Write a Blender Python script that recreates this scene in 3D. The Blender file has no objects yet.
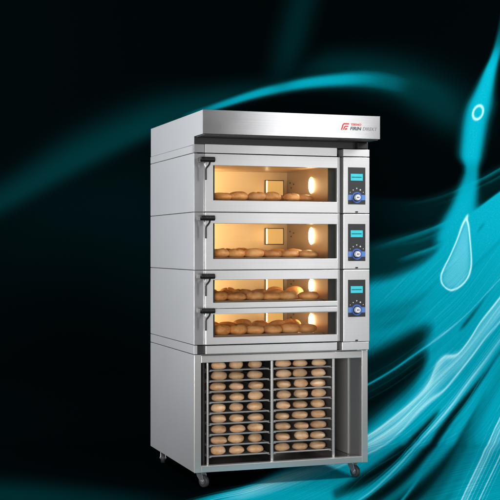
import bpy, bmesh, math, random
from mathutils import Vector, Matrix
random.seed(7)
scene = bpy.context.scene
COL = scene.collection
R = math.radians

# ------------------------------------------------------------------ frame of reference
ANG = R(19.2)                       # the oven is turned 19.2 degrees to the camera axis
CORNER = Vector((-.303, 6.51, 0))   # its front left corner on the floor
BW, BD = 1.03, .94                  # width, depth of the body
CX, CY = BW / 2, BD / 2
ROT = Matrix.Rotation(ANG, 4, 'Z')
def world(x, y, z):                 # oven coordinates (front left corner, metres) -> world
    return CORNER + (ROT @ Vector((x, y, 0))) + Vector((0, 0, z))

# ------------------------------------------------------------------ materials
def new_mat(name):
    m = bpy.data.materials.new(name); m.use_nodes = True
    nt = m.node_tree
    return m, nt, nt.nodes['Principled BSDF']
def N(nt, t, **kw):
    n = nt.nodes.new(t)
    for k, v in kw.items(): setattr(n, k, v)
    return n
def steel(name, col, metal, rough, axis='x', bump=.02, contrast=.05, wave=.0, rvar=.06):
    m, nt, b = new_mat(name)
    tc = N(nt, 'ShaderNodeTexCoord'); mp = N(nt, 'ShaderNodeMapping')
    mp.inputs['Scale'].default_value = {'x': (2.5, 2.5, 700), 'z': (500, 500, 2.5), 'y': (500, 2.5, 500)}[axis]
    nt.links.new(tc.outputs['Object'], mp.inputs['Vector'])
    no = N(nt, 'ShaderNodeTexNoise'); no.inputs['Scale'].default_value = 1; no.inputs['Detail'].default_value = 3
    nt.links.new(mp.outputs[0], no.inputs['Vector'])
    # smudges, large
    n2 = N(nt, 'ShaderNodeTexNoise'); n2.inputs['Scale'].default_value = 4.5; n2.inputs['Detail'].default_value = 4
    nt.links.new(tc.outputs['Object'], n2.inputs['Vector'])
    mr = N(nt, 'ShaderNodeMapRange'); mr.inputs['To Min'].default_value = 1 - contrast; mr.inputs['To Max'].default_value = 1 + contrast
    mr.inputs['From Min'].default_value = .3; mr.inputs['From Max'].default_value = .7
    nt.links.new(no.outputs['Fac'], mr.inputs['Value'])
    vm = N(nt, 'ShaderNodeVectorMath', operation='SCALE'); vm.inputs[0].default_value = col
    nt.links.new(mr.outputs[0], vm.inputs['Scale']); nt.links.new(vm.outputs[0], b.inputs['Base Color'])
    rr = N(nt, 'ShaderNodeMapRange'); rr.inputs['To Min'].default_value = rough - rvar; rr.inputs['To Max'].default_value = rough + rvar
    nt.links.new(n2.outputs['Fac'], rr.inputs['Value']); nt.links.new(rr.outputs[0], b.inputs['Roughness'])
    b.inputs['Metallic'].default_value = metal
    bu = N(nt, 'ShaderNodeBump'); bu.inputs['Strength'].default_value = bump; bu.inputs['Distance'].default_value = .002
    nt.links.new(no.outputs['Fac'], bu.inputs['Height']); nt.links.new(bu.outputs[0], b.inputs['Normal'])
    if wave:                                   # the sheet is never quite flat
        n3 = N(nt, 'ShaderNodeTexNoise'); n3.inputs['Scale'].default_value = 2.3; n3.inputs['Detail'].default_value = 1
        nt.links.new(tc.outputs['Object'], n3.inputs['Vector'])
        b2 = N(nt, 'ShaderNodeBump'); b2.inputs['Strength'].default_value = 1; b2.inputs['Distance'].default_value = wave
        nt.links.new(n3.outputs['Fac'], b2.inputs['Height']); nt.links.new(b2.outputs[0], bu.inputs['Normal'])
    return m
def plain(name, col, rough=.5, metal=0, spec=.5, emit=0):
    m, nt, b = new_mat(name)
    tc = N(nt, 'ShaderNodeTexCoord'); no = N(nt, 'ShaderNodeTexNoise')
    no.inputs['Scale'].default_value = 60; nt.links.new(tc.outputs['Object'], no.inputs['Vector'])
    mr = N(nt, 'ShaderNodeMapRange'); mr.inputs['To Min'].default_value = .88; mr.inputs['To Max'].default_value = 1.12
    nt.links.new(no.outputs['Fac'], mr.inputs['Value'])
    vm = N(nt, 'ShaderNodeVectorMath', operation='SCALE'); vm.inputs[0].default_value = col
    nt.links.new(mr.outputs[0], vm.inputs['Scale']); nt.links.new(vm.outputs[0], b.inputs['Base Color'])
    b.inputs['Roughness'].default_value = rough; b.inputs['Metallic'].default_value = metal
    b.inputs['Specular IOR Level'].default_value = spec
    if emit:
        b.inputs['Emission Color'].default_value = (*col, 1); b.inputs['Emission Strength'].default_value = emit
    return m
def crust(name, c_dark, c_mid, c_pale, scale, rough):
    m, nt, b = new_mat(name)
    tc = N(nt, 'ShaderNodeTexCoord'); oi = N(nt, 'ShaderNodeObjectInfo')
    off = N(nt, 'ShaderNodeVectorMath', operation='ADD')
    sc = N(nt, 'ShaderNodeVectorMath', operation='SCALE'); sc.inputs[0].default_value = (13, 7, 5)
    nt.links.new(oi.outputs['Random'], sc.inputs['Scale'])
    nt.links.new(tc.outputs['Object'], off.inputs[0]); nt.links.new(sc.outputs[0], off.inputs[1])
    n1 = N(nt, 'ShaderNodeTexNoise'); n1.inputs['Scale'].default_value = scale; n1.inputs['Detail'].default_value = 5
    n1.inputs['Roughness'].default_value = .65
    nt.links.new(off.outputs[0], n1.inputs['Vector'])
    ra = N(nt, 'ShaderNodeValToRGB')
    ra.color_ramp.elements[0].position = .3; ra.color_ramp.elements[0].color = (*c_dark, 1)
    ra.color_ramp.elements[1].position = .72; ra.color_ramp.elements[1].color = (*c_pale, 1)
    e = ra.color_ramp.elements.new(.5); e.color = (*c_mid, 1)
    nt.links.new(n1.outputs['Fac'], ra.inputs['Fac'])
    hv = N(nt, 'ShaderNodeHueSaturation')
    mr = N(nt, 'ShaderNodeMapRange'); mr.inputs['To Min'].default_value = .82; mr.inputs['To Max'].default_value = 1.15
    nt.links.new(oi.outputs['Random'], mr.inputs['Value']); nt.links.new(mr.outputs[0], hv.inputs['Value'])
    nt.links.new(ra.outputs[0], hv.inputs['Color']); nt.links.new(hv.outputs[0], b.inputs['Base Color'])
    n2 = N(nt, 'ShaderNodeTexNoise'); n2.inputs['Scale'].default_value = 170; n2.inputs['Detail'].default_value = 3
    nt.links.new(off.outputs[0], n2.inputs['Vector'])
    bu = N(nt, 'ShaderNodeBump'); bu.inputs['Strength'].default_value = .35; bu.inputs['Distance'].default_value = .003
    nt.links.new(n2.outputs['Fac'], bu.inputs['Height']); nt.links.new(bu.outputs[0], b.inputs['Normal'])
    b.inputs['Roughness'].default_value = rough
    b.inputs['Subsurface Weight'].default_value = .08
    b.inputs['Subsurface Radius'].default_value = (.01, .005, .002)
    return m
def glass(name):
    m, nt, b = new_mat(name)
    nt.nodes.remove(b); out = nt.nodes['Material Output']
    t = N(nt, 'ShaderNodeBsdfTransparent'); t.inputs[0].default_value = (.97, .96, .93, 1)
    g = N(nt, 'ShaderNodeBsdfGlossy'); g.inputs['Roughness'].default_value = .02
    mix = N(nt, 'ShaderNodeMixShader'); mix.inputs[0].default_value = .003
    nt.links.new(t.outputs[0], mix.inputs[1])
    nt.links.new(g.outputs[0], mix.inputs[2]); nt.links.new(mix.outputs[0], out.inputs[0])
    return m
def emitter(name, col, s, base=(.8, .8, .8)):
    m, nt, b = new_mat(name)
    b.inputs['Base Color'].default_value = (*base, 1)
    b.inputs['Emission Color'].default_value = (*col, 1); b.inputs['Emission Strength'].default_value = s
    return m

M = dict(
    front=steel('brushed_steel', (.74, .74, .75), .68, .33, 'x', .02, .05),
    fascia=steel('fascia_steel', (.66, .66, .67), .9, .19, 'x'),
    side=steel('side_steel', (.62, .635, .66), .62, .38, 'z', .012, .03, 0, .015),
    post=steel('post_steel', (.46, .46, .48), .8, .32, 'z'),
    rail=steel('rail_steel', (.68, .67, .66), .7, .30, 'x', .002, .04, 0, .02),
    dark=steel('dark_steel', (.06, .06, .062), .6, .4, 'x'),
    inner=steel('cabinet_steel', (.40, .385, .37), .75, .24, 'z'),
    liner=steel('liner_steel', (.50, .49, .48), .25, .4, 'z', .02, .05),
    tray=steel('tray_steel', (.42, .41, .40), .5, .4, 'x'),
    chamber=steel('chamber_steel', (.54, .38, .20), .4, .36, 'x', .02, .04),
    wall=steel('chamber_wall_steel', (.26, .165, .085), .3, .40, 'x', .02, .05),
    brown=plain('lamp_frame_brown', (.06, .035, .015), .4),
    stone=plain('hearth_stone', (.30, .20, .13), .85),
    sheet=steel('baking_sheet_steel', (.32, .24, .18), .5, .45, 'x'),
    black=plain('black_plastic', (.006, .006, .006), .4),
    seal=plain('black_seal', (.006, .006, .006), .6),
    plate=plain('panel_plate', (.028, .030, .032), .4),
    blue=plain('blue_band', (.10, .24, .62), .4),
    ring=plain('blue_ring', (.05, .14, .50), .35),
    white=plain('white_print', (.75, .75, .75), .5),
    knob=plain('knob_cap', (.78, .80, .83), .3),
    lcd=plain('lcd_screen', (.03, .48, .56), .25, emit=.35),
    lcdtext=plain('lcd_text', (.01, .10, .14), .4),
    red=plain('logo_red', (.72, .035, .03), .4),
    ink=plain('logo_ink', (.03, .03, .035), .4),
    inkpale=plain('logo_grey', (.20, .20, .21), .4),
    rubber=plain('caster_rubber', (.05, .05, .055), .5),
    zinc=steel('zinc', (.55, .56, .58), .8, .35, 'z'),
    glass=glass('oven_glass'),
    lampglow=emitter('lamp_glass', (1.0, .74, .40), 42),
    lampside=emitter('lamp_glass_side', (1.0, .78, .46), 28),
    lampgold=emitter('lamp_glass_amber', (1.0, .56, .16), .60, (.30, .18, .06)),
    lampstrip=emitter('lamp_filament', (1.0, .80, .50), 9),
    bun=crust('bun_crust', (.60, .31, .145), (.82, .505, .28), (.90, .67, .45), 14, .6),
    loaf=crust('loaf_crust', (.44, .17, .045), (.76, .35, .115), (.92, .56, .24), 13, .5),
)

# ------------------------------------------------------------------ mesh helpers
def link(name, me, mat, parent=None):
    o = bpy.data.objects.new(name, me); COL.objects.link(o)
    if mat: me.materials.append(mat)
    if parent: o.parent = parent
    return o
class MB:
    """collects shapes in oven coordinates; origin moved to the base centre of the oven"""
    def __init__(s, off=(CX, CY, 0)): s.bm = bmesh.new(); s.off = Vector(off)
    def box(s, x0, x1, y0, y1, z0, z1):
        vs = [s.bm.verts.new((x, y, z)) for z in (z0, z1) for y in (y0, y1) for x in (x0, x1)]
        for f in ((0, 2, 3, 1), (4, 5, 7, 6), (0, 1, 5, 4), (2, 6, 7, 3), (0, 4, 6, 2), (1, 3, 7, 5)):
            s.bm.faces.new([vs[i] for i in f])
        return s
    def ring(s, x0, x1, z0, z1, a0, a1, b0, b1, y0, y1):      # plate with a rectangular opening, facing -y
        o = [(x0, z0), (x1, z0), (x1, z1), (x0, z1)]; i = [(a0, b0), (a1, b0), (a1, b1), (a0, b1)]
        v = {}
        for k, y in (('f', y0), ('b', y1)):
            v[k + 'o'] = [s.bm.verts.new((p, y, q)) for p, q in o]
            v[k + 'i'] = [s.bm.verts.new((p, y, q)) for p, q in i]
        for n in range(4):
            m = (n + 1) % 4
            s.bm.faces.new((v['fo'][n], v['fo'][m], v['fi'][m], v['fi'][n]))
            s.bm.faces.new((v['bo'][m], v['bo'][n], v['bi'][n], v['bi'][m]))
            s.bm.faces.new((v['fo'][m], v['fo'][n], v['bo'][n], v['bo'][m]))
            s.bm.faces.new((v['fi'][n], v['fi'][m], v['bi'][m], v['bi'][n]))
        return s
    def prism(s, pts, axis, a0, a1):                           # extruded polygon
        def P(p, a):
            return {'x': (a, p[0], p[1]), 'y': (p[0], a, p[1]), 'z': (p[0], p[1], a)}[axis]
        A = [s.bm.verts.new(P(p, a0)) for p in pts]; B = [s.bm.verts.new(P(p, a1)) for p in pts]
        s.bm.faces.new(A); s.bm.faces.new(B[::-1])
        for n in range(len(pts)):
            m = (n + 1) % len(pts); s.bm.faces.new((A[m], A[n], B[n], B[m]))
        return s
    def cyl(s, p, q, r0, r1=None, seg=20):
        r1 = r0 if r1 is None else r1
        p, q = Vector(p), Vector(q); d = (q - p).normalized()
        u = d.orthogonal().normalized(); w = d.cross(u)
        A = [s.bm.verts.new(p + (u * math.cos(t) + w * math.sin(t)) * r0) for t in [2 * math.pi * k / seg for k in range(seg)]]
        B = [s.bm.verts.new(q + (u * math.cos(t) + w * math.sin(t)) * r1) for t in [2 * math.pi * k / seg for k in range(seg)]]
        s.bm.faces.new(A[::-1]); s.bm.faces.new(B)
        for n in range(seg):
            m = (n + 1) % seg; s.bm.faces.new((A[n], A[m], B[m], B[n]))
        return s
    def tube(s, pts, r, seg=10):
        pts = [Vector(p) for p in pts]
        rings = []
        for k, p in enumerate(pts):
            d = (pts[min(k + 1, len(pts) - 1)] - pts[max(k - 1, 0)]).normalized()
            u = Vector((0, 1, 0)); u = (u - d * u.dot(d))
            if u.length < .1: u = Vector((1, 0, 0)) - d * d.x
            u.normalize(); w = d.cross(u)
            rings.append([s.bm.verts.new(p + (u * math.cos(t) + w * math.sin(t)) * r) for t in [2 * math.pi * j / seg for j in range(seg)]])
        for a, b in zip(rings, rings[1:]):
            for n in range(seg):
                m = (n + 1) % seg; s.bm.faces.new((a[n], a[m], b[m], b[n]))
        s.bm.faces.new(rings[0][::-1]); s.bm.faces.new(rings[-1])
        return s
    def annulus(s, c, r0, r1, y0, y1, seg=40):
        V = {}
        for k, r, y in (('a', r0, y0), ('b', r1, y0), ('c', r1, y1), ('d', r0, y1)):
            V[k] = [s.bm.verts.new((c[0] + r * math.cos(2 * math.pi * n / seg), y, c[1] + r * math.sin(2 * math.pi * n / seg))) for n in range(seg)]
        for p, q in (('a', 'b'), ('b', 'c'), ('c', 'd'), ('d', 'a')):
            for n in range(seg):
                m = (n + 1) % seg; s.bm.faces.new((V[p][n], V[p][m], V[q][m], V[q][n]))
        return s
    def each(s, name, mat, parent=None, bevel=0, smooth=False):   # every separate piece an object of its own
        left = set(s.bm.verts); out = []
        while left:
            st = [left.pop()]; isl = set(st)
            while st:
                v = st.pop()
                for e in v.link_edges:
                    o = e.other_vert(v)
                    if o not in isl: isl.add(o); left.discard(o); st.append(o)
            m = MB(s.off); mp = {v: m.bm.verts.new(v.co) for v in isl}
            for f in {f for v in isl for f in v.link_faces}: m.bm.faces.new([mp[v] for v in f.verts])
            out.append(m.build(name, mat, parent, bevel, smooth))
        s.bm.free(); return out
    def build(s, name, mat, parent=None, bevel=0, smooth=False, label=None):
        bmesh.ops.recalc_face_normals(s.bm, faces=s.bm.faces)
        for v in s.bm.verts: v.co -= s.off
        me = bpy.data.meshes.new(name); s.bm.to_mesh(me); s.bm.free()
        o = link(name, me, mat, parent)
        if smooth:
            for p in me.polygons: p.use_smooth = True
        if bevel:
            b = o.modifiers.new('bevel', 'BEVEL'); b.width = bevel; b.segments = 2; b.limit_method = 'ANGLE'; b.angle_limit = R(40)
        if label: o['label'] = label
        return o
def text(name, body, size, mat, parent, x, z, y, xscale=1, shear=0, bold=0):
    cu = bpy.data.curves.new(name, 'FONT'); cu.body = body; cu.size = size; cu.extrude = .0006; cu.shear = shear; cu.offset = bold
    tmp = bpy.data.objects.new('tmp', cu); COL.objects.link(tmp)
    dg = bpy.context.evaluated_depsgraph_get(); me = bpy.data.meshes.new_from_object(tmp.evaluated_get(dg))
    bpy.data.objects.remove(tmp)
    for v in me.vertices:
        a, b, c = v.co
        v.co = (x + a * xscale - CX, y - c - CY, z + b)
    me.materials.clear()
    me.name = name
    return link(name, me, mat, parent)
def thing(name, loc, label, cat, group=None, rotz=0):
    o = bpy.data.objects.new(name, None); o.empty_display_size = .1; COL.objects.link(o)
    o.location = loc; o.rotation_euler = (0, 0, rotz)
    tag(o, label, cat, group); return o
def tag(o, label, cat, group=None):
    o['label'] = label; o['category'] = cat
    if group: o['group'] = group

# ------------------------------------------------------------------ the oven
oven = thing('bakery_oven', world(CX, CY, 0), 'tall stainless steel three deck bakery oven with hood above an open tray cabinet on casters', 'oven', rotz=ANG)

# hood: projecting box with a fascia, dark slot under it
h = MB()
h.prism([(-.160, 1.9152), (-.160, 2.0431), (BD, 2.0431), (BD, 1.8711), (.09, 1.8711), (.09, 1.9152)], 'x', .002, BW - .002)
hood = h.build('hood', M['side'], oven, .0015)
# the sides of the hood reach forward to the fascia
MB().box(0, BW, -.166, -.1602, 1.9152, 2.0431).build('fascia', M['fascia'], hood, .0015)
MB().box(0, .0018, 0, .089, 1.8711, 1.9150).box(BW - .0018, BW, 0, .089, 1.8711, 1.9150).each('cheek', M['side'], hood)
MB().box(.003, BW - .003, .012, .088, 1.8745, 1.9148).build('vent_slot', M['dark'], hood)
MB().box(.010, BW - .01, -.158, .010, 1.9090, 1.9150).build('underside', M['dark'], hood)
MB().box(.955, 1.02, -.03, .011, 1.872, 1.906).build('black_block', M['seal'], hood, .003)  # black block under the right end of the hood
# emblem and lettering on the fascia
yb = -.1662
lg = MB()
x0, z0, S = .7925, 1.9605, .038
def sh(pts): return [(x0 + a * S + b * S * .32, z0 + b * S) for a, b in pts]
lg.prism(sh([(.0, .0), (.0, .78), (.17, 1.0), (1.0, 1.0), (1.0, .80), (.28, .80), (.2, .70), (.2, .0)]), 'y', yb - .0006, yb)
lg.prism(sh([(.34, .0), (.34, .46), (.46, .62), (1.0, .62), (1.0, .44), (.58, .44), (.52, .38), (.52, .0)]), 'y', yb - .0006, yb)
lg.prism(sh([(.62, .0), (.62, .28), (.95, .28), (.95, .12), (.80, .0)]), 'y', yb - .0006, yb)
lg.build('emblem', M['red'], hood)
text('emblem_line', 'TEKNO', .0165, M['red'], hood, .851, 1.9865, yb, 1.15, .15, .0006)
text('lettering', 'FIRIN', .0255, M['ink'], hood, .847, 1.9610, yb, 1.10, .2, .0007)
text('lettering', 'DIREKT', .0255, M['inkpale'], hood, .9225, 1.9610, yb, 1.0, .2, .0002)

# side skins, one to each module
def side_panels(z0, z1, name='side_panel'):
    MB().box(0, .020, .004, BD, z0 + .0018, z1 - .0018).build(name, M['side'], oven, .0012)
    MB().box(BW - .020, BW, .004, BD, z0 + .0018, z1 - .0018).build(name, M['side'], oven, .0012)
for a, b in ((1.8261, 1.8711), (1.505, 1.8261), (1.1898, 1.505), (.783, 1.1898), (.7316, .783)):
    side_panels(a, b)
MB().box(.0205, BW - .0205, BD - .03, BD - .002, .74, 1.870).build('back_panel', M['inner'], oven)
# dark core behind the seams so that the joints read as shadow gaps
for a, b in ((1.845, 1.8705), (.745, .800)):
    MB().box(.021, BW - .021, .05, BD - .031, a, b).build('insulation_deck', M['dark'], oven)

# top trim under the hood and plinth strip under the lowest deck
MB().box(.0, .0588, .0, .049, 1.8285, 1.8735).build('top_trim', M['post'], oven, .001)
MB().box(.0605, .8360, -.012, .049, 1.8270, 1.8740).build('top_trim', M['front'], oven, .001)
MB().box(.062, .8360, -.014, .049, .7345, .7790).build('plinth_strip', M['front'], oven, .0015)
MB().box(.001, .0600, .006, .049, .7330, .7790).build('plinth_block', M['dark'], oven, .001)

PX0, PX1 = .8678, 1.0283
decks = [(1.505, 1.8240, [(1.5690, 1.7590, 1.505, 1.8240)]),
         (1.1898, 1.505, [(1.2508, 1.4435, 1.1898, 1.505)]),
         (.7830, 1.1898, [(1.0125, 1.1363, .9810, 1.1898), (.8242, .9501, .7830, .9810)])]
chambers = []
panel_z = [(1.5564, 1.7655), (1.2365, 1.4462), (.9212, 1.1309)]
col_z = [(1.5065, 1.8225), (1.1915, 1.5020), (.7810, 1.1875)]
for di, (z0, z1, wins) in enumerate(decks):
    MB().box(.0008, .0588, .0, .049, z0 + .0012, z1 - .0012).build('door_post', M['post'], oven, .001)
    for (b0, b1, dz0, dz1) in wins:
        gap = .0018 if len(wins) == 1 or dz0 == z0 else .0006
        d = MB().ring(.0600, .8365, dz0 + gap, dz1 - .0018, .1029, .8330, b0, b1, -.020, .0).build('door', M['front'], oven, .0016)
        MB().box(.098, .8345, -.0095, -.0060, b0 - .004, b1 + .004).build('window_pane', M['glass'], d)
        MB().ring(.090, .8360, b0 - .010, b1 + .010, .1172, .7885, b0 - .0015, b1 + .001, .0020, .010).build('window_border', M['seal'], d)
        # handle: horizontal grip, clamp and drop lever
        hz = b1 + .028 if b1 > 1.0 and len(wins) == 1 else b1 + .021
        g = MB()
        g.cyl((.0230, -.058, hz), (.0990, -.058, hz), .0138)
        for k in range(7):
            g.cyl((.044 + k * .0078, -.058, hz), (.0478 + k * .0078, -.058, hz), .0150)
        g.cyl((.0160, -.058, hz), (.0230, -.058, hz), .0085, .0138)
        hn = g.build('handle', M['black'], d, .001, True)
        hn.data.polygons.foreach_set('use_smooth', [False] * len(hn.data.polygons))
        b = MB()
        b.box(.0215, .0335, -.050, -.0005, hz - .012, hz + .012)
        b.box(.071, .086, -.050, -.0205, hz - .010, hz + .010)
        b.each('handle_bracket', M['black'], d, .0015)
        L = .104 if b1 - b0 > .15 else .100
        MB().tube([(.0735, -.056, hz - .010), (.0705, -.056, hz - .024), (.0610, -.056, hz - .037), (.0530, -.056, hz - .045),
                   (.0500, -.056, hz - .053), (.0500, -.056, hz - L), (.0500, -.056, hz - L - .006)], .0048).build('lever', M['black'], d, 0, True)
        MB().tube([(.0420, -.056, hz - .014), (.0430, -.056, hz - .028), (.0480, -.056, hz - .040), (.0500, -.056, hz - .050)], .0036).build('lever_arm', M['zinc'], d, 0, True)
        chambers.append((b0, b1))
    # bright edge and dark joint between the doors and the control column
    MB().box(.8385, .8540, -.012, .049, z0 + .001, z1 - .001).build('hinge_strip', M['post'], oven, .002)
    MB().box(.8545, .8670, .012, .049, z0, z1).build('joint_strip', M['dark'], oven)
    c0, c1 = col_z[di]
    cp = MB().box(PX0, PX1, -.030, .049, c0, c1).build('control_panel', M['front'], oven, .002)
    p0, p1 = panel_z[di]; H = p1 - p0; y = -.0302
    MB().box(.8954, 1.0022, y - .0016, y, p0, p1).build('keypad_plate', M['plate'], cp, .001)
    kc = (.9484, p0 + .186 * H)
    MB().box(.8956, .9190, y - .0022, y - .0017, kc[1] - .0150, kc[1] + .0150).box(.9778, 1.0020, y - .0022, y - .0017, kc[1] - .0150, kc[1] + .0150).each('blue_band', M['blue'], cp)
    MB().box(.9114, .9855, y - .0026, y - .0017, p1 - .0750, p1 - .0365).build('display', M['lcd'], cp, .0006)
    tz = p1 - .0590
    rnd = random.Random(3)
    lt = MB()
    xx = .9165
    while xx < .978:
        w = rnd.choice((.0035, .0045, .0055)); lt.box(xx, xx + w, y - .0031, y - .0027, tz, tz + .0062); xx += w + .0016
    lt.build('display_text', M['lcdtext'], cp)
    MB().annulus(kc, .0235, .0315, y - .0040, y - .0017).build('knob_ring', M['ring'], cp)
    MB().annulus(kc, .0, .0230, y - .0030, y - .0018).build('knob_well', M['seal'], cp)
    kn = MB().cyl((kc[0], y - .0032, kc[1]), (kc[0], y - .022, kc[1]), .0178, .0160, 32)
    kn.build('knob', M['knob'], cp, .0015)
    MB().prism([(kc[0] - .009, kc[1] + .0005), (kc[0] - .001, kc[1] - .0045), (kc[0] - .001, kc[1] + .0055)], 'y', y - .0228, y - .0222) \
        .box(kc[0] + .001, kc[0] + .008, y - .0228, y - .0222, kc[1] - .0015, kc[1] + .0025).build('knob_mark', M['ink'], cp)
    ic = MB()
    for k, (dx, dz, r) in enumerate(((-.040, .029, .0022), (-.022, .042, .0030), (.0, .050, .0044), (.022, .043, .0044), (.040, .030, .0024))):
        cx, cz = kc[0] + dx, kc[1] + dz
        if k == 2: ic.prism([(cx - r, cz + r), (cx, cz - r), (cx + r, cz + r)], 'y', y - .0022, y - .0017)
        else: ic.cyl((cx, y - .0022, cz), (cx, y - .0017, cz), r, r, 12)
    ic.each('keypad_icon', M['white'], cp)
    MB().box(.9410, .9560, -.0325, -.0302, c0 + .0035, c0 + .0110).build('latch_slot', M['seal'], cp)
MB().box(PX0, PX1, -.030, .049, 1.8270, 1.8675).build('column_cap', M['front'], oven, .002)
MB().box(.8605, 1.0270, -.027, .049, .7335, .7785).build('column_foot', M['front'], oven, .002)

# baking chambers behind the doors
CH_R, CH_D = .798, .675
for ci, (b0, b1) in enumerate(chambers):
    f, t = b0 - .004, b1 + .014
    c = MB()
    c.box(.0905, .7979, .675, .683, f - .010, t + .010)                    # back
    c.box(.0820, .0900, .0500, .683, f - .010, t + .010)                   # left
    c.box(.0905, .7975, .0115, .6745, t, t + .008)                         # ceiling
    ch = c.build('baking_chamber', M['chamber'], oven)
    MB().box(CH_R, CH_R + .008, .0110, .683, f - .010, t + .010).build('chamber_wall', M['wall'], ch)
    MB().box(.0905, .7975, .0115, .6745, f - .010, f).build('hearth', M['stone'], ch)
    lz0, lz1 = [(1.632, 1.722), (1.333, 1.428), (1.052, 1.128), (.848, .925)][ci]
    # lamp on the right wall, lit
    lp = MB()
    bmesh.ops.create_uvsphere(lp.bm, u_segments=24, v_segments=16, radius=1)
    for v in lp.bm.verts: v.co = (CH_R - .0005 + min(v.co.x, .0) * .014, .280 + v.co.y * .023, (lz0 + lz1) / 2 + v.co.z * (lz1 - lz0) * .52)
    lp.build('oven_lamp', M['lampglow'], ch, 0, True)
    # lamp on the left wall, lit (seen only by what it lights)
    MB().box(.0905, .096, .54, .66, lz0, lz1 + .01).build('oven_lamp', M['lampside'], ch, .002)
    sp = bpy.data.lights.new('chamber_fill_spot', 'SPOT'); sp.energy = 21.0; sp.color = (1.0, .87, .66); sp.spot_size = R(62); sp.spot_blend = .75; sp.shadow_soft_size = .012
    so = bpy.data.objects.new('chamber_fill_spot', sp); COL.objects.link(so)  # added spot without a fixture, brightens the left of the back wall
    so.location = world(.120, .30, (f + t) / 2 + .03)
    so.rotation_euler = (world(.335, .675, (f + t) / 2 + .01) - so.location).to_track_quat('-Z', 'Y').to_euler()
    # lamp niche on the back wall: dark frame, amber glass, bright edge
    MB().ring(.650, .773, lz0 - .003, lz1 + .004, .6575, .770, lz0 + .001, lz1, .664, .6745).build('lamp_frame', M['brown'], ch, .002)
    MB().box(.658, .6665, .668, .6742, lz0 + .003, lz1 - .001).build('lamp_filament', M['lampstrip'], ch)
    MB().box(.6670, .769, .668, .6742, lz0 + .003, lz1 - .001).build('oven_lamp', M['lampgold'], ch)
    # fixing screws on the right wall near the corner
    sc = MB()
    for (yy, zz) in ((.60, (lz0 + lz1) / 2), (.56, (lz0 + lz1) / 2 + .02), (.62, (lz0 + lz1) / 2 + .03)):
        sc.cyl((CH_R - .006, yy, zz), (CH_R - .0005, yy, zz), .0035, .005, 12)
    sc.each('wall_screw', M['dark'], ch)
# closing slabs between the chambers so no light leaks from one to the next
for a, b in ((1.4700, 1.5500), (1.1680, 1.2340), (.9790, .9960)):
    MB().box(.0220, .8300, .012, .90, a, b).build('insulation_deck', M['dark'], oven)

# ------------------------------------------------------------------ tray cabinet under the oven
MB().box(.0, .0100, .0040, BD, .0925, .7295).build('cabinet_side', M['side'], oven, .001)
MB().box(BW - .010, BW, .0040, BD, .0925, .7295).build('cabinet_side', M['side'], oven, .001)
MB().box(.0105, BW - .0105, BD - .015, BD - .003, .0930, .7290).build('cabinet_back', M['inner'], oven)
MB().box(.0105, BW - .0105, .036, BD - .016, .0935, .0985).build('cabinet_floor', M['inner'], oven)
MB().box(.0105, BW - .0105, .036, BD - .016, .7240, .7290).build('cabinet_top', M['inner'], oven)
MB().box(.0005, .0390, -.004, .0035, .0900, .7300).box(.0105, .0390, .0036, .035, .0900, .7300).build('cabinet_post', M['rail'], oven, .002)
MB().box(.9935, BW - .0005, -.004, .0035, .0900, .7300).box(.9935, BW - .0105, .0036, .035, .0900, .7300).build('cabinet_post', M['rail'], oven, .002)
MB().box(.0395, .9930, -.003, .035, .6860, .7255).build('cabinet_rail', M['rail'], oven, .0025)
MB().box(.0395, .9930, -.003, .035, .0900, .1255).build('cabinet_rail', M['rail'], oven, .0025)
TR_Z = [.6357 - k * .05897 for k in range(9)]
uprights = [(.0864, .0961), (.4593, .4735), (.8318, .8447)]
for k, (a, b) in enumerate(uprights):
    MB().box(a, b, .042, .056, .0990, .7235).build('rack_upright', M['rail'], oven, .0015)
    MB().box(a, b, .600, .614, .0990, .7235).build('rack_upright', M['rail'], oven, .0015)
# runner angles, four rows of nine
for xs in ((.0962, .112), (.443, .4592), (.4736, .490), (.8160, .8317)):
    for z in TR_Z:
        MB().box(xs[0], xs[1], .045, .612, z - .0042, z - .0022).build('tray_runner', M['tray'], oven)
MB().box(.0750, .0862, .090, .598, .0990, .7235).build('rack_sheet', M['dark'], oven)  # added dark sheet, keeps the gap left of the rack dark
MB().box(.4610, .4720, .060, .598, .0990, .7235).build('rack_sheet', M['dark'], oven)  # added dark divider, hides the rear rolls so the middle gap stays dark
MB().box(.8448, .852, .058, .598, .0990, .7235).build('rack_sheet', M['inner'], oven)

MB().box(BW - .0165, BW - .0105, .240, BD - .02, .1000, .7230).build('wall_liner', M['liner'], oven, .001)
# casters
def caster(x, y, turn):
    off = (CX, CY, 0)
    rt = Matrix.Translation((x, y, 0)) @ Matrix.Rotation(turn, 4, 'Z')
    f = MB(off)
    f.box(-.036, .036, -.036, .036, .0865, .0895)
    f.cyl((0, 0, .076), (0, 0, .0866), .022, .026)
    for sx in (-.0165, .0130):
        f.prism([(-.024, .0775), (.024, .0775), (.036, .038), (.030, .024), (.018, .024), (-.016, .058)], 'x', sx, sx + .0035)
    f.box(-.0130, .0130, -.024, .024, .0740, .0775)
    f.cyl((-.020, .024, .033), (.020, .024, .033), .0065, .0065, 12)
    bmesh.ops.transform(f.bm, matrix=rt, verts=f.bm.verts)
    fk = f.build('caster', M['zinc'], oven, .0008)
    w = MB(off)
    w.cyl((-.0112, .024, .0330), (.0112, .024, .0330), .0330, .0330, 32)
    bmesh.ops.transform(w.bm, matrix=rt, verts=w.bm.verts)
    w.build('wheel', M['rubber'], fk, .005, True)
    hb = MB(off)
    for a in (-.0124, .0114): hb.cyl((a, .024, .033), (a + .001, .024, .033), .016, .016, 20)
    bmesh.ops.transform(hb.bm, matrix=rt, verts=hb.bm.verts)
    hb.each('hub', M['zinc'], fk)
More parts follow.
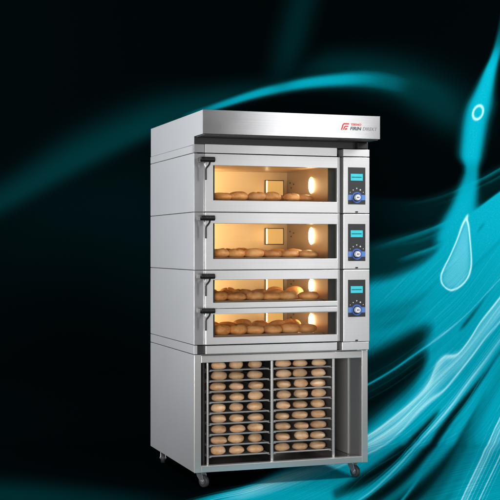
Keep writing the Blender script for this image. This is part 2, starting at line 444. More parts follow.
caster(.062, .075, R(205)); caster(.968, .075, R(200)); caster(.062, .865, R(160)); caster(.968, .865, R(200))

# ------------------------------------------------------------------ trays and buns
def local_obj(name, me, x, y, z, rz=0, s=(1, 1, 1)):
    o = bpy.data.objects.new(name, me); COL.objects.link(o)
    o.location = world(x, y, z); o.rotation_euler = (0, 0, ANG + rz); o.scale = s
    return o
ORD = ['top', 'second', 'third', 'fourth', 'fifth', 'sixth', 'seventh', 'eighth', 'bottom']
def tray_mesh(w, d, lip, mat):
    t = MB((0, 0, 0))
    t.box(-w / 2, w / 2, -d / 2, d / 2, 0, .0016)
    t.box(-w / 2, w / 2, -d / 2, -d / 2 + .002, .0017, lip)
    t.box(-w / 2, w / 2, d / 2 - .002, d / 2, .0017, lip)
    t.box(-w / 2, -w / 2 + .002, -d / 2 + .0021, d / 2 - .0021, .0017, lip)
    t.box(w / 2 - .002, w / 2, -d / 2 + .0021, d / 2 - .0021, .0017, lip)
    t.cyl((-w / 2, -d / 2 - .001, lip), (w / 2, -d / 2 - .001, lip), .0022, .0022, 8)
    o = t.build('tray', mat); me = o.data; bpy.data.objects.remove(o)
    return me
def dough_mesh(rx, ry, h, seed, wob, cut=0.0, blunt=0.0, seg=28, rings=18):
    rnd = random.Random(seed); bm = bmesh.new()
    bmesh.ops.create_uvsphere(bm, u_segments=seg, v_segments=rings, radius=1)
    ph = [rnd.uniform(0, 6.28) for _ in range(8)]
    for v in bm.verts:
        x, y, z = v.co
        x = x * (1 + blunt * (1 - x * x)); y = y * (1 + blunt * .5 * (1 - y * y)); z = z * (1 + blunt * .8 * (1 - z * z))
        a = math.atan2(y, x)
        k = 1 + wob * (math.sin(2 * a + ph[0]) * .6 + math.sin(3 * a + ph[1]) * .5 + math.sin(5 * a + ph[2]) * .2)
        k *= 1 + wob * .5 * math.sin(4 * z + ph[3] + 2 * x)
        # flatter base, full shoulders
        zz = z * .52 + .46 if z > 0 else z * .46 + .46
        zz = max(zz, .0)
        flare = 1.0 if z > 0 else (1 - .12 * (-z) ** 2)
        top = 1 + wob * .9 * (math.sin(3 * x + ph[4]) + math.sin(3.3 * y + ph[5])) * (z > 0) * .5
        crease = 1 - cut * math.exp(-((y + .12 * math.sin(3 * x + ph[6])) / .10) ** 2) * max(z, 0)
        v.co = (x * rx * k * flare, y * ry * k * flare, zz * h * top * crease)
    lo = min(v.co.z for v in bm.verts)
    for v in bm.verts: v.co.z -= lo
    me = bpy.data.meshes.new('dough'); bm.to_mesh(me); bm.free()
    for p in me.polygons: p.use_smooth = True
    return me
buns = [dough_mesh(.0430, .034, .0495, 10 + k, .05, 0, .14) for k in range(5)]
for me in buns: me.materials.append(M['bun'])
TM = tray_mesh(.3460, .545, .0060, M['tray'])
for side, (cx, sname) in enumerate(((.2780, 'left'), (.6525, 'right'))):
    for k, z in enumerate(TR_Z):
        t = local_obj('tray', TM, cx, .325, z - .002)
        tag(t, f'steel tray, {ORD[k]} of the nine in the {sname} stack of the cabinet', 'tray', 'steel trays in the cabinet under the oven')
        for r in range(2):
            for c in range(3):
                x = cx + (-.1080 + c * .1080 if side == 0 else -.1010 + c * .1080) + random.uniform(-.004, .004)
                y = .100 + r * .335 + random.uniform(-.006, .006)
                o = local_obj('bread_roll', buns[random.randrange(5)], x, y, z - .002 + .0018, random.uniform(-.25, .25) + random.choice((0, math.pi)),
                              (random.uniform(.90, 1.09), random.uniform(.90, 1.05), random.uniform(.86, 1.06)))
                tag(o, f'{("left", "middle", "right")[c]} pale bread roll in the {("front", "second")[r]} row on the {ORD[k]} tray of the {sname} stack',
                    'bread roll', 'pale bread rolls on the cabinet trays')

# ------------------------------------------------------------------ loaves in the chambers
loaves = [dough_mesh(.0600, .055, .066, 40 + k, .035, .14, .10) for k in range(6)]
for me in loaves: me.materials.append(M['loaf'])
SH = tray_mesh(.675, .46, .008, M['sheet'])
CNAME = ['top chamber', 'second chamber', 'third chamber', 'lowest chamber']
POS = ['first', 'second', 'third', 'fourth', 'fifth', 'sixth', 'seventh']
for ci, (b0, b1) in enumerate(chambers):
    f = b0 - .004
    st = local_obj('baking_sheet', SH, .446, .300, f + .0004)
    tag(st, f'dark baking sheet with loaves in the {CNAME[ci]} of the oven', 'baking sheet', 'baking sheets in the oven chambers')
    hs = (.90, .92, .90, .95)[ci]
    for r in range(3):
        n = 6
        if ci >= 2: n += 0
        for k in range(n):
            x = .182 + k * .1045 + (-.040 if r == 1 else 0) + (.012 if r == 2 else 0) + random.uniform(-.012, .012)
            y = .125 + r * .118 + random.uniform(-.01, .01)
            o = local_obj('bread_loaf', loaves[random.randrange(6)], x, y, f + .0024, random.uniform(0, 6.28),
                          (random.uniform(.90, 1.04), random.uniform(.90, 1.04), hs * random.uniform(.84, 1.08) * (1 + .10 * r * (ci > 1))))
            tag(o, f'browned round loaf, {POS[k]} from the left in the {("front", "middle", "back")[r]} row of the {CNAME[ci]}',
                'bread loaf', 'browned loaves baking in the oven chambers')

# ------------------------------------------------------------------ backdrop: one printed studio sweep, floor and wall in one sheet
FZ, RAD, WZ = 7.95, .45, 8.40       # floor runs back to FZ, curves up, wall stands at WZ
Y0, TOP, HW = 1.0, 5.0, 6.0
prof = [(Y0 + (FZ - Y0) * k / 20, 0) for k in range(21)]
prof += [(FZ + RAD * math.sin(a), RAD - RAD * math.cos(a)) for a in [math.pi / 2 * k / 24 for k in range(1, 25)]]
prof += [(WZ, RAD + (TOP - RAD) * k / 20) for k in range(1, 21)]
arc = [0]
for p, q in zip(prof, prof[1:]): arc.append(arc[-1] + math.dist(p, q))
VMAX = arc[-1]
me = bpy.data.meshes.new('backdrop')
verts, faces, uvs = [], [], []
NX = 24
for (y, z), v in zip(prof, arc):
    for i in range(NX + 1):
        verts.append((-HW + 2 * HW * i / NX, y, z))
for j in range(len(prof) - 1):
    for i in range(NX):
        a = j * (NX + 1) + i; faces.append((a, a + 1, a + NX + 2, a + NX + 1))
me.from_pydata(verts, [], faces)
uvl = me.uv_layers.new(name='print')
for p in me.polygons:
    p.use_smooth = True
    for li in p.loop_indices:
        vi = me.loops[li].vertex_index
        uvl.data[li].uv = (verts[vi][0], arc[vi // (NX + 1)])     # metres on the sheet: across, along
# --- the printed design: light streaks and glow painted into the base colour. Points are measured off the photograph and laid out in metres on the sheet.
FL, CH, HOR = 1202., 1.31, 248.
def on_sheet(px, py):
    a, b = (px - 250) / FL, -(py - HOR) / FL         # ray (a, 1, b) from height CH
    for k in range(len(prof) - 1):
        (y1, z1), (y2, z2) = prof[k], prof[k + 1]
        # CH + b t = z ; t = y
        g1, g2 = CH + b * y1 - z1, CH + b * y2 - z2
        if g1 >= 0 > g2 or (g1 > 0 >= g2):
            s = g1 / (g1 - g2); y = y1 + (y2 - y1) * s
            return a * y, arc[k] + s * (arc[k + 1] - arc[k])
    return a * WZ, VMAX + (-(CH + 0) + CH + b * WZ)      # above the sheet
    
bm_, nt, bsdf = new_mat('printed_backdrop')
L = nt.links
uvn = N(nt, 'ShaderNodeUVMap'); uvn.uv_map = 'print'
sep = N(nt, 'ShaderNodeSeparateXYZ'); L.new(uvn.outputs[0], sep.inputs[0])
U, V = sep.outputs[0], sep.outputs[1]
def math_(op, a, b=None, clamp=False):
    n = N(nt, 'ShaderNodeMath', operation=op, use_clamp=clamp)
    for i, q in enumerate((a, b)):
        if q is None: continue
        if isinstance(q, (int, float)): n.inputs[i].default_value = q
        else: L.new(q, n.inputs[i])
    return n.outputs[0]
def curve(fac, pts, lo, hi):                         # pts: (t in 0..1, value); returns value socket
    n = N(nt, 'ShaderNodeFloatCurve'); cu = n.mapping.curves[0]
    n.mapping.use_clip = False
    rng = (hi - lo) or 1
    P = [(t, (v - lo) / rng) for t, v in pts]
    while len(cu.points) < len(P): cu.points.new(.5, .5)
    for cp, (t, v) in zip(cu.points, P):
        cp.location = (t, v); cp.handle_type = 'AUTO_CLAMPED'
    n.mapping.update(); L.new(fac, n.inputs['Value'])
    if lo == 0 and hi == 1: return n.outputs[0]
    return math_('ADD', math_('MULTIPLY', n.outputs[0], rng), lo)
def cat(kn, n):                                      # smooth resampling of the knots along the streak
    out = []
    m = len(kn)
    for i in range(m - 1):
        p0, p1, p2, p3 = kn[max(i - 1, 0)], kn[i], kn[i + 1], kn[min(i + 2, m - 1)]
        for k in range(n):
            t = k / n
            out.append(tuple(.5 * (2 * b + (c - a) * t + (2 * a - 5 * b + 4 * c - d) * t * t + (3 * b - a - 3 * c + d) * t ** 3) for a, b, c, d in zip(p0, p1, p2, p3)))
    out.append(kn[-1]); return out
level = 0.0006
level = math_('ADD', 0.004, 0.0)
def streak(lev, knots, p=2, axis='u', strands=None):
    """knots: (x, y, width one side, width other side, strength). axis u: runs across, widths up / down;
       axis v: runs up the sheet, widths left / right."""
    global level
    D = cat([tuple(map(float, k)) for k in knots], 3)
    rows = []
    for i, (x, y, w1, w2, al) in enumerate(D):
        w1, w2 = max(w1, .3), max(w2, .3)
        u, v = on_sheet(x, y)
        rows.append([u, v, x, y, w1, w2, min(max(al, 0), 1)])
    key, oth = (0, 1) if axis == 'u' else (1, 0)
    rows.sort(key=lambda r: r[key])
    clean = [rows[0]]
    for r in rows[1:]:
        if r[key] - clean[-1][key] > 1e-3: clean.append(r)
    rows = clean
    res = []
    for i, r in enumerate(rows):
        a, b = rows[max(i - 1, 0)], rows[min(i + 1, len(rows) - 1)]
        sl = (b[oth] - a[oth]) / (b[key] - a[key])
        u, v, x, y, w1, w2, al = r
        if axis == 'u': q1, q2 = on_sheet(x, y - w1), on_sheet(x, y + w2)
        else: q1, q2 = on_sheet(x - w1, y), on_sheet(x + w2, y)
        e1 = abs((q1[oth] - r[oth]) - sl * (q1[key] - r[key])); e2 = abs((q2[oth] - r[oth]) - sl * (q2[key] - r[key]))
        if w2 > 200: e2 = 20
        res.append((r[key], r[oth], max(e1, .003), max(e2, .003), al))
    k0, k1 = res[0][0], res[-1][0]
    mr = N(nt, 'ShaderNodeMapRange', clamp=True)
    mr.inputs['From Min'].default_value = k0; mr.inputs['From Max'].default_value = k1
    L.new(U if axis == 'u' else V, mr.inputs['Value']); t = mr.outputs[0]
    tt = [(r[0] - k0) / (k1 - k0) for r in res]
    def ch(j):
        vals = [r[j] for r in res]; lo, hi = min(vals), max(vals)
        if hi - lo < 1e-6: return lo
        return curve(t, list(zip(tt, vals)), lo, hi)
    c = ch(1)
    d = math_('SUBTRACT', V if axis == 'u' else U, c)
    # axis u: up is +d -> first width; axis v: left is -d -> first width
    wp, wn = (ch(2), ch(3)) if axis == 'u' else (ch(3), ch(2))
    a = math_('DIVIDE', math_('MAXIMUM', d, 0.0), wp)
    b = math_('DIVIDE', math_('MAXIMUM', math_('MULTIPLY', d, -1.0), 0.0), wn)
    q = math_('POWER', math_('ADD', a, b), float(p))
    m = math_('MULTIPLY', math_('EXPONENT', math_('MULTIPLY', q, -1.0)), ch(4))
    # nothing past the ends
    if res[0][4] > .02: m = math_('MULTIPLY', m, math_('MULTIPLY', t, 25.0, True))
    if res[-1][4] > .02: m = math_('MULTIPLY', m, math_('MULTIPLY', math_('SUBTRACT', 1.0, t), 25.0, True))
    if strands is not None: m = math_('MULTIPLY', m, strands)
    level = math_('ADD', math_('MULTIPLY', level, math_('SUBTRACT', 1.0, m)), math_('MULTIPLY', m, lev if not isinstance(lev, (int, float)) else float(lev)))
    return c
# silky strands that follow the main streak
main_pts = [(120, 524), (205, 501), (250, 491), (300, 473), (340, 456), (365, 445), (395, 426), (419, 403), (437, 384), (458, 364), (473, 346), (500, 309), (540, 255)]
def strand_noise(scale, stretch, lo, hi, det=4):
    rows = sorted(on_sheet(x, y) for x, y in [(k[0], k[1]) for k in cat([tuple(map(float, p)) for p in main_pts], 3)])
    k0, k1 = rows[0][0], rows[-1][0]
    mr = N(nt, 'ShaderNodeMapRange', clamp=True); mr.inputs['From Min'].default_value = k0; mr.inputs['From Max'].default_value = k1
    L.new(U, mr.inputs['Value'])
    vals = [r[1] for r in rows]
    c = curve(mr.outputs[0], [((r[0] - k0) / (k1 - k0), r[1]) for r in rows], min(vals), max(vals))
    q = math_('SUBTRACT', V, c)
    cb = N(nt, 'ShaderNodeCombineXYZ'); L.new(math_('MULTIPLY', U, stretch), cb.inputs[0]); L.new(math_('MULTIPLY', q, scale), cb.inputs[1])
    no = N(nt, 'ShaderNodeTexNoise'); no.inputs['Scale'].default_value = 1; no.inputs['Detail'].default_value = det
    L.new(cb.outputs[0], no.inputs['Vector'])
    m2 = N(nt, 'ShaderNodeMapRange', clamp=True); m2.inputs['From Min'].default_value = .36; m2.inputs['From Max'].default_value = .66
    m2.inputs['To Min'].default_value = lo; m2.inputs['To Max'].default_value = hi
    L.new(no.outputs['Fac'], m2.inputs['Value']); return m2.outputs[0]
silk = strand_noise(44, 1.6, .0, 1.0)
softsilk = strand_noise(9, .8, .55, 1.0, 3)

# glow at the foot of the left side
streak(.24, [(-70, 490, 16, 14, .5), (0, 497, 16, 14, .85), (60, 502, 15, 14, .8), (130, 506, 12, 14, .5), (190, 509, 9, 10, 0)])
# left beam and bright arc over the hood
streak(.29, [(-80, 236, 14, 13, .3), (0, 203, 18, 12, .65), (75, 163, 24, 12, .9), (150, 127, 22, 10, 1), (205, 108, 16, 7, .95), (250, 94, 12, 6, .5), (300, 84, 10, 6, 0)])
streak(.05, [(-60, 260, 40, 60, 0), (60, 215, 40, 70, .6), (140, 220, 60, 90, .9), (200, 260, 60, 90, .8), (240, 300, 60, 90, 0)])
streak(.24, [(290, 80, 10, 12, 0), (330, 68, 14, 16, .7), (390, 76, 18, 20, .85), (440, 96, 24, 22, .5), (500, 120, 24, 22, 0)])
streak(1.0, [(180, 118, 3, 2, 0), (205, 110.5, 3.5, 2.5, .6), (225, 104, 4.2, 3.4, .9), (260, 93, 5, 4.6, 1), (300, 84, 5.6, 6, 1), (340, 79.5, 6.5, 7.5, .92), (370, 79.5, 8, 8.5, .62), (395, 84, 10, 10, .36), (425, 93, 13, 12, .17), (470, 113, 18, 15, .0)], 3)
streak(.22, [(395, 86, 10, 16, 0), (420, 95, 14, 18, .8), (445, 108, 14, 18, .8), (470, 128, 12, 14, 0)])
streak(.17, [(312, -30, 15, 15, .9), (303, 0, 15, 14, .8), (292, 40, 15, 14, .8), (283, 72, 14, 14, .5), (278, 95, 12, 12, 0)], 2, 'v')
# veils above the sea of teal
streak(.10, [(330, 206, 3, 40, 0), (370, 203, 6, 40, .3), (400, 203, 4, 38, .6), (427, 201, 4, 36, .9), (461, 188, 4, 34, 1), (500, 169, 4, 30, 1), (560, 135, 4, 30, 1)], 2)
streak(.30, [(320, 262, 6, 50, 0), (366, 250, 6, 60, .8), (400, 239, 4, 60, 1), (430, 229, 3, 60, 1), (465, 214, 3, 60, 1), (500, 195, 3, 60, 1), (560, 160, 3, 60, 1)], 2)
streak(.75, [(368, 250, 2, 4, 0), (395, 241, 1.5, 4, .35), (425, 231, 1.2, 3.5, .7), (447, 222, 1.2, 3, .8), (465, 214, 1, 3, .3), (475, 208, 1, 3, 0)])
streak(.75, [(395, 261, 1.5, 4, 0), (415, 254, 1.5, 3.5, .7), (432, 248, 1.5, 3.5, .9), (446, 241, 1.5, 3, .3), (452, 238, 1, 3, 0)])
streak(.45, [(395, 246, 1, 2, 0), (420, 240, 1, 2.5, .6), (440, 232, 1, 2.5, .7), (455, 225, 1, 2, 0)])
streak(.62, [(400, 206, 1, 1.5, 0), (440, 197, 1, 2, .3), (470, 184, 1, 2.5, .55), (485, 177, 1, 3, .75), (500, 168.5, 1, 3, .8), (560, 134, 1, 3, .8)])
streak(.5, [(430, 207, 1, 1.5, 0), (460, 196, 1, 1.5, .25), (485, 184, 1, 1.5, .5), (500, 176, 1, 2, .6), (560, 140, 1, 2, .5)])
# the falling column
streak(1.0, [(512, -40, 3, 3, 0), (504, 12, 3, 3, .2), (500, 38, 4, 4, .5), (495, 56, 4.5, 5, .9), (490, 70, 6, 7, 1), (484.5, 90, 10, 9.5, 1), (479, 106, 12.5, 13.5, 1), (475.5, 122, 13, 13, 1), (473, 142, 13, 12, 1), (471.5, 156, 12, 11, 1),
             (471.5, 168, 7.5, 8, .85), (471, 178, 9, 8, .85), (467.5, 192, 11.5, 11, .95), (463, 206, 13, 15, 1), (457, 220, 15, 22, 1), (450, 236, 14, 28, 1), (444, 252, 10, 28, 0)], 4, 'v')
# the sea
streak(1.0, [(120, 560, 10, 400, 0), (180, 535, 9, 400, .3), (215, 517, 10, 400, .6), (250, 495, 9, 400, .9), (300, 460, 10, 400, 1), (330, 400, 10, 400, 1), (350, 305, 10, 400, 1), (368, 291, 10, 400, 1), (390, 285, 9, 400, 1), (410, 277, 9, 400, 1), (427, 267, 9, 400, 1), (438, 256, 9, 400, 1), (449, 238, 7, 400, 1), (461, 222, 4, 400, 1), (478, 209.5, 2, 400, 1), (500, 193, 2, 400, 1), (560, 150, 2, 400, 1)], 2)
# dark hollows with a bright thread between them
streak(.10, [(330, 382, 14, 26, .9), (369, 366, 15, 26, .97), (393, 354, 15, 20, .97), (412, 343, 14, 14, .95), (424, 334, 10, 12, .7), (436, 326, 6, 8, 0)], 2.4)
streak(.045, [(330, 428, 26, 26, .9), (366, 406, 24, 22, 1), (388, 391, 20, 18, 1), (408, 375, 17, 17, .97), (421, 362, 13, 13, .85), (431, 352, 7, 9, 0)], 2.4)
streak(.45, [(366, 330, 5, 6, .15), (390, 323, 5, 6, .3), (410, 315, 4, 6, .25), (430, 305, 3, 4, 0)])
streak(.40, [(458, 331, 2, 2, 0), (464, 325, 3, 3, .7), (472, 315, 3, 3.5, .7), (481, 303, 2, 3, .4), (490, 290, 2, 2, 0)])
streak(1.0, [(340, 400, 1.3, 1.3, .9), (369, 384, 1.3, 1.3, 1), (392, 370.5, 1.4, 1.4, 1), (419, 351.5, 1.4, 1.4, 1), (433, 341.5, 1.4, 1.4, 1), (457, 323, 1.2, 1.2, .6), (480, 300, 1, 1, .6), (500, 279, 1, 1, .6), (540, 235, 1, 1, .5)], 2)
streak(1.55, [(415, 355, .8, .8, 0), (432, 342.5, 1.3, 1.3, .5), (444, 333.5, 1.3, 1.3, .75), (457, 323, 1.0, 1.0, .5), (470, 311, .8, .8, .35), (485, 295, .8, .8, .35), (500, 279, .8, .8, .45), (540, 235, 1, 1, .3)], 2)
# the main silky streak
streak(1.30, [(150, 516, 5, 6, 0), (205, 502, 5, 6, .55), (250, 491, 6, 8, .8), (300, 474, 8, 9, .9), (340, 457, 9, 9, 1), (365, 446, 10, 9, 1), (395, 427, 12, 10, 1), (419, 404, 11, 9, 1), (437, 380, 18, 11, 1), (450, 366, 12, 11, 1), (461, 358, 8, 10, 1), (473, 342, 8, 9, 1), (485, 325, 8, 10, 1), (500, 305, 8, 12, 1), (540, 250, 9, 12, 1)], 3.5)
streak(1.72, [(150, 514, 3, 5, 0), (205, 500, 4, 5, .6), (250, 488, 4, 7, .9), (300, 472, 5, 7, .9), (340, 455, 7, 8, .85), (365, 445, 9, 8, .8), (395, 426, 10, 9, .7), (419, 403, 10, 8, .7), (440, 378, 10, 8, .6), (461, 358, 6, 8, .5), (485, 326, 6, 8, .5), (500, 306, 6, 9, .5), (540, 252, 6, 9, .5)], 2, strands=silk)
streak(1.75, [(310, 463, 1, 1.5, 0), (365, 437.5, 1, 1.6, .75), (397, 414.5, 1, 2, .8), (419, 395.5, 1.2, 3, .6), (429, 383, 2, 5, .7), (436, 367, 3, 7, .8), (445, 357, 2, 4, .9), (457, 354.5, 1.2, 2, .9), (469, 340.5, 1.2, 1.8, .9), (481, 321.5, 1.2, 1.8, .9), (500, 297.5, 1.2, 2, .9), (540, 245, 1.2, 2, .9)])
streak(1.75, [(310, 479, 1, 1.2, 0), (365, 455, 1, 1.2, .6), (392, 439, 1, 1.5, .5), (419, 411, 2, 2.5, .7), (432, 399, 2.5, 3, .8), (443, 391, 2, 2, .8), (454, 378.5, 1.5, 2, .85), (473, 354.5, 1.5, 2, .85), (486, 337, 1.5, 2, .7), (500, 321, 1.5, 2, .6), (540, 272, 1.5, 2, .5)])
# folds below it
streak(.06, [(330, 497, 6, 6, .4), (368, 477, 8, 9, .97), (398, 455, 9, 9, .97), (420, 434, 7, 7, .95), (433, 419, 5, 5, .7), (441, 409, 3, 3, 0)], 2.4)
streak(.95, [(330, 482, 1, 1.2, .3), (365, 465.5, 1.1, 1.6, .6), (400, 443, 1.1, 1.6, .6), (419, 427, 1, 1.4, .4), (432, 413, 1, 1, 0)])
streak(.06, [(345, 515, 7, 8, .6), (378, 496, 9, 9, .97), (405, 475, 9, 9, .97), (428, 449, 8, 8, .97), (452, 417, 7, 6, .95), (470, 394, 5, 5, .8), (486, 372, 3, 4, .5), (500, 352, 3, 3, .3), (540, 300, 3, 3, 0)], 2.4)
streak(1.0, [(335, 513, 4, 4, .5), (365, 495, 4, 4, .95), (392, 472, 4.5, 4, 1), (419, 442, 5, 4.5, 1), (446, 412, 6, 5, 1), (470, 380, 6, 5, 1), (484, 362, 5, 5, 1), (500, 339, 5, 5, 1), (540, 285, 5, 5, 1)], 3)
streak(1.6, [(335, 512, 1, 1, .2), (365, 496, 1, 1.2, .45), (392, 472, 1, 1.5, .6), (419, 442.5, 1.2, 1.8, .7), (446, 412, 1.6, 2.6, .85), (470, 380, 2, 3, .85), (484, 362, 2, 3, .7), (500, 340, 2, 3, .5), (540, 286, 2, 3, .4)], 2)
streak(.045, [(370, 525, 10, 10, .9), (400, 506, 12, 12, .97), (425, 486, 12, 14, .95), (446, 462, 10, 14, .8), (462, 436, 7, 12, .55), (476, 410, 5, 8, .25), (490, 385, 4, 6, 0)], 2)
streak(.85, [(380, 522, 2, 2, .8), (403, 499, 2.4, 2.8, .95), (424, 470, 3, 3, .95), (446, 438, 3, 4, .9), (462, 414, 3, 4, .6), (480, 385, 3, 4, 0)], 2)
streak(.55, [(430, 530, 8, 10, .5), (452, 490, 9, 12, .45), (470, 455, 9, 12, .35), (485, 425, 7, 10, 0)], 2, strands=softsilk)
# silky curtain at the lower right
streak(1.28, [(446, 540, 3, 12, .6), (462, 501, 4, 13, .8), (481, 461, 4, 14, .85), (500, 421, 4, 15, .85), (540, 337, 4, 15, .8)], 3)
for dx, lv_, wd_, al_ in ((0, 1.8, 1.4, .85), (3.2, 1.6, .8, .5), (5.6, 1.75, 1.2, .7), (9, 1.6, .9, .5), (13, 1.5, .8, .4), (17.5, 1.75, 1.5, .8), (20.5, 1.6, .9, .5), (24, 1.45, .8, .35), (-6, 1.25, .8, .35)):
    streak(lv_, [(444 + dx, 540, wd_, wd_, al_), (462 + dx, 499, wd_, wd_, al_), (481 + dx, 459, wd_, wd_, al_), (500 + dx, 418, wd_, wd_, al_), (540 + dx, 334, wd_, wd_, al_)])
# threads in the folds
for off, lv_, al_ in ((-7, 1.25, .35), (-3.6, 1.45, .45), (4.4, 1.3, .4)):
    streak(lv_, [(350, 507 + off, .7, .7, 0), (392, 472 + off, .8, .8, al_), (419, 442.5 + off, .9, .9, al_), (446, 412 + off, 1, 1, al_), (470, 380 + off, 1, 1, al_), (500, 340 + off, 1, 1, al_ * .7), (540, 286 + off, 1, 1, 0)])
for off, lv_, al_ in ((9, .7, .4), (-4, 1.2, .3), (17, .5, .35)):
    streak(lv_, [(335, 497 + off, .7, .7, 0), (365, 466 + off, .8, .8, al_), (400, 443 + off, .9, .9, al_), (425, 420 + off, .8, .8, 0)])
for off, lv_, al_ in ((12, 1.2, .3), (20, 1.15, .25), (30, 1.2, .25)):
    streak(lv_, [(440, 420 + off, .7, .7, 0), (465, 392 + off, 1, 1, al_), (484, 362 + off, 1, 1, al_), (510, 324 + off, 1, 1, 0)])
for off, lv_, al_ in ((9, .6, .35), (16, .55, .3), (-7, .6, .3)):
    streak(lv_, [(360, 388 + off, .8, .8, .6 * al_), (392, 370 + off, .8, .8, al_), (419, 351 + off, .8, .8, al_), (436, 339 + off, .8, .8, 0)])
# deeper water between the folds and the curtain
streak(.50, [(400, 540, 14, 18, .5), (425, 508, 15, 18, .6), (448, 474, 16, 16, .6), (467, 440, 14, 14, .55), (484, 408, 12, 12, .4), (500, 380, 10, 10, .2), (530, 330, 8, 8, 0)])
streak(.62, [(360, 318, 8, 9, .3), (385, 313, 8, 9, .5), (410, 304, 7, 8, .45), (440, 286, 5, 6, 0)])
# ripple lines of the sea, faint
streak(.80, [(440, 300, 2, 3, 0), (470, 270, 2, 4, .4), (500, 240, 2, 4, .5), (540, 195, 2, 4, .4)])
streak(.7, [(476, 233, 1.5, 2, 0), (481, 227, 2, 2.5, .6), (486, 222, 1.5, 2, 0)])
# teardrop
streak(1.30, [(467, 219, 1, 1, 0), (466, 226, 2, 2, .6), (463.5, 240, 5, 5, .9), (460.5, 256, 9, 9, 1), (457, 270, 13, 12.5, 1), (455.5, 279, 13.5, 12, 1), (453.5, 286, 8, 8, .9), (452.5, 290, 2, 2, 0)], 6, 'v')
streak(1.8, [(468, 214, .8, 1.5, 0), (465.5, 219, 1.2, 1.4, .9), (462, 226, 1.0, 1.2, .95), (457, 240, .8, .9, .9), (450, 256, .8, .9, .9), (443.5, 269, .9, 1, .95), (441, 277, .9, 1, 1), (442, 284, 1, 1, .5), (444, 288, 1, 1, 0)], 2, 'v')
streak(1.8, [(468, 213, .9, .9, 0), (467, 219, 1.4, 1.0, .9), (468.5, 226, 1.0, 1.0, .9), (470, 240, .8, .8, .9), (471.2, 256, .8, .8, .9), (471, 267, .9, .9, 1), (468.5, 276, 1, 1, .8), (466, 281, 1, 1, 0)], 2, 'v')
streak(1.8, [(440, 278, 1, 1, 0), (442, 283, 1.2, 1.2, .9), (446, 288, 1.1, 1.1, 1), (452, 290, 1.1, 1.3, 1), (460, 286.5, 1.1, 1.2, 1), (466, 280.5, 1.2, 1.2, 1), (470, 273, 1.5, 1.5, .6), (472, 268, 1, 1, 0)], 2)
# small ring on the column
def ellipse(lev, px, py, a, b, tilt, thick, alpha):
    global level
    u, v = on_sheet(px, py); k = WZ / FL
    du, dv = math_('SUBTRACT', U, u), math_('SUBTRACT', V, v)
    ct, st = math.cos(R(tilt)), math.sin(R(tilt))
    e = math_('DIVIDE', math_('ADD', math_('MULTIPLY', du, ct), math_('MULTIPLY', dv, -st)), a * k)
    f = math_('DIVIDE', math_('ADD', math_('MULTIPLY', du, st), math_('MULTIPLY', dv, ct)), b * k)
    r = math_('SQRT', math_('ADD', math_('MULTIPLY', e, e), math_('MULTIPLY', f, f)))
    d = math_('DIVIDE', math_('SUBTRACT', r, 1.0), thick)
    m = math_('MULTIPLY', math_('EXPONENT', math_('MULTIPLY', math_('MULTIPLY', d, d), -1.0)), alpha)
    level = math_('ADD', math_('MULTIPLY', level, math_('SUBTRACT', 1.0, m)), math_('MULTIPLY', m, float(lev)))
ellipse(1.8, 478, 112.5, 4.7, 7.1, 22, .20, .95)
# print colours and a little grain
gn = N(nt, 'ShaderNodeTexNoise'); gn.inputs['Scale'].default_value = 90; gn.inputs['Detail'].default_value = 2
L.new(uvn.outputs[0], gn.inputs['Vector'])
gr = N(nt, 'ShaderNodeMapRange'); gr.inputs['To Min'].default_value = .95; gr.inputs['To Max'].default_value = 1.05
L.new(gn.outputs['Fac'], gr.inputs['Value'])
fade = N(nt, 'ShaderNodeMapRange', clamp=True, interpolation_type='SMOOTHSTEP')     # the print runs out to plain black towards the front edge
fade.inputs['From Min'].default_value = 5.02; fade.inputs['From Max'].default_value = 5.27
L.new(V, fade.inputs['Value'])
low = N(nt, 'ShaderNodeMapRange', clamp=True, interpolation_type='SMOOTHSTEP')      # fibres only in the lower half of the print
low.inputs['From Min'].default_value = on_sheet(250, 290)[1]; low.inputs['From Max'].default_value = on_sheet(250, 225)[1]
low.inputs['To Min'].default_value = 1; low.inputs['To Max'].default_value = 0
L.new(V, low.inputs['Value'])
level = math_('MULTIPLY', level, math_('ADD', 1.0, math_('MULTIPLY', low.outputs[0], math_('SUBTRACT', strand_noise(60, 1.3, .91, 1.03), 1.0))))
lv = math_('MULTIPLY', math_('MULTIPLY', math_('MULTIPLY', level, fade.outputs[0]), gr.outputs[0]), .5)
ramp = N(nt, 'ShaderNodeValToRGB'); cr = ramp.color_ramp
stops = [(0, (.0003, .0012, .0016)), (.15, (.0004, .028, .032)), (.30, (.0006, .115, .145)), (.5, (.001, .345, .455)), (.65, (.085, .50, .63)), (.80, (.33, .74, .80)), (1, (.66, .90, .92))]
cr.elements[0].position = 0; cr.elements[0].color = (*stops[0][1], 1)
cr.elements[1].position = 1; cr.elements[1].color = (*stops[-1][1], 1)
for p, c in stops[1:-1]:
    e = cr.elements.new(p); e.color = (*c, 1)
L.new(lv, ramp.inputs['Fac']); L.new(ramp.outputs[0], bsdf.inputs['Base Color'])
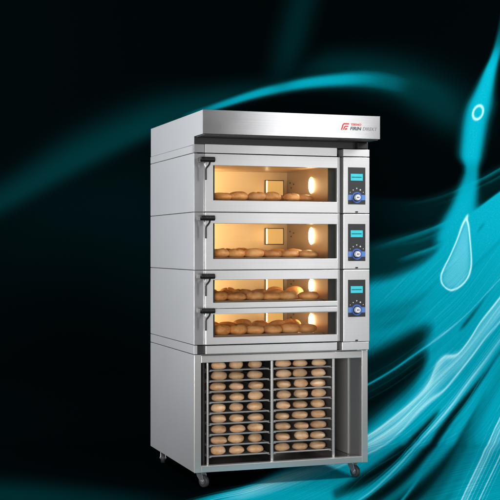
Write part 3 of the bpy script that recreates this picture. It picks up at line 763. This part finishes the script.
bsdf.inputs['Roughness'].default_value = .9; bsdf.inputs['Specular IOR Level'].default_value = 0
bd = link('backdrop', me, bm_)
bd['kind'] = 'structure'; bd['label'] = 'black backdrop sweeping under the oven, printed with teal light streaks and drops'

# ------------------------------------------------------------------ lamps
def area(name, loc, target, sx, sy, power, col=(1, 1, 1)):
    d = bpy.data.lights.new(name, 'AREA'); d.shape = 'RECTANGLE'; d.size = sx; d.size_y = sy; d.energy = power; d.color = col
    o = bpy.data.objects.new(name, d); COL.objects.link(o); o.location = loc
    o.rotation_euler = (Vector(target) - Vector(loc)).to_track_quat('-Z', 'Y').to_euler()
    return o
area('softbox', (2.85, 3.7, 1.6), (.1, 6.9, 1.2), .95, 2.8, 16.5)
area('softbox', (-3.2, 4.9, 2.2), (-.4, 7.0, 1.3), 1.2, 2.2, 36, (.96, .98, 1))
area('strip_light', (-2.45, 7.75, 1.45), (-.45, 7.05, 1.0), .5, 2.6, 24, (.97, .98, 1))
area('front_fill', (-.5, 1.6, 1.0), (.15, 6.6, .5), 1.4, 1.0, 134, (1, .97, .94))  # added fill near the camera, brightens the buns and cabinet
area('backdrop_lamp', (2.8, 6.2, 3.0), (1.0, 8.4, .6), 1.6, .9, 96)
area('backdrop_lamp', (-2.6, 6.5, 3.7), (-.6, 8.4, .6), 1.6, .9, 85)

# ------------------------------------------------------------------ world, camera, view
w = bpy.data.worlds.new('World'); scene.world = w; w.use_nodes = True
w.node_tree.nodes['Background'].inputs[0].default_value = (.5, .52, .55, 1)
w.node_tree.nodes['Background'].inputs[1].default_value = .10
cam = bpy.data.cameras.new('camera'); co = bpy.data.objects.new('camera', cam); COL.objects.link(co)
co.location = (0, 0, CH); co.rotation_euler = (R(90), 0, 0)
cam.sensor_width = 36; cam.lens = 36 * FL / 500; cam.shift_y = -2 / 500
cam.clip_end = 100
scene.camera = co
scene.view_settings.view_transform = 'Standard'; scene.view_settings.look = 'None'
scene.view_settings.exposure = 0; scene.view_settings.gamma = 1
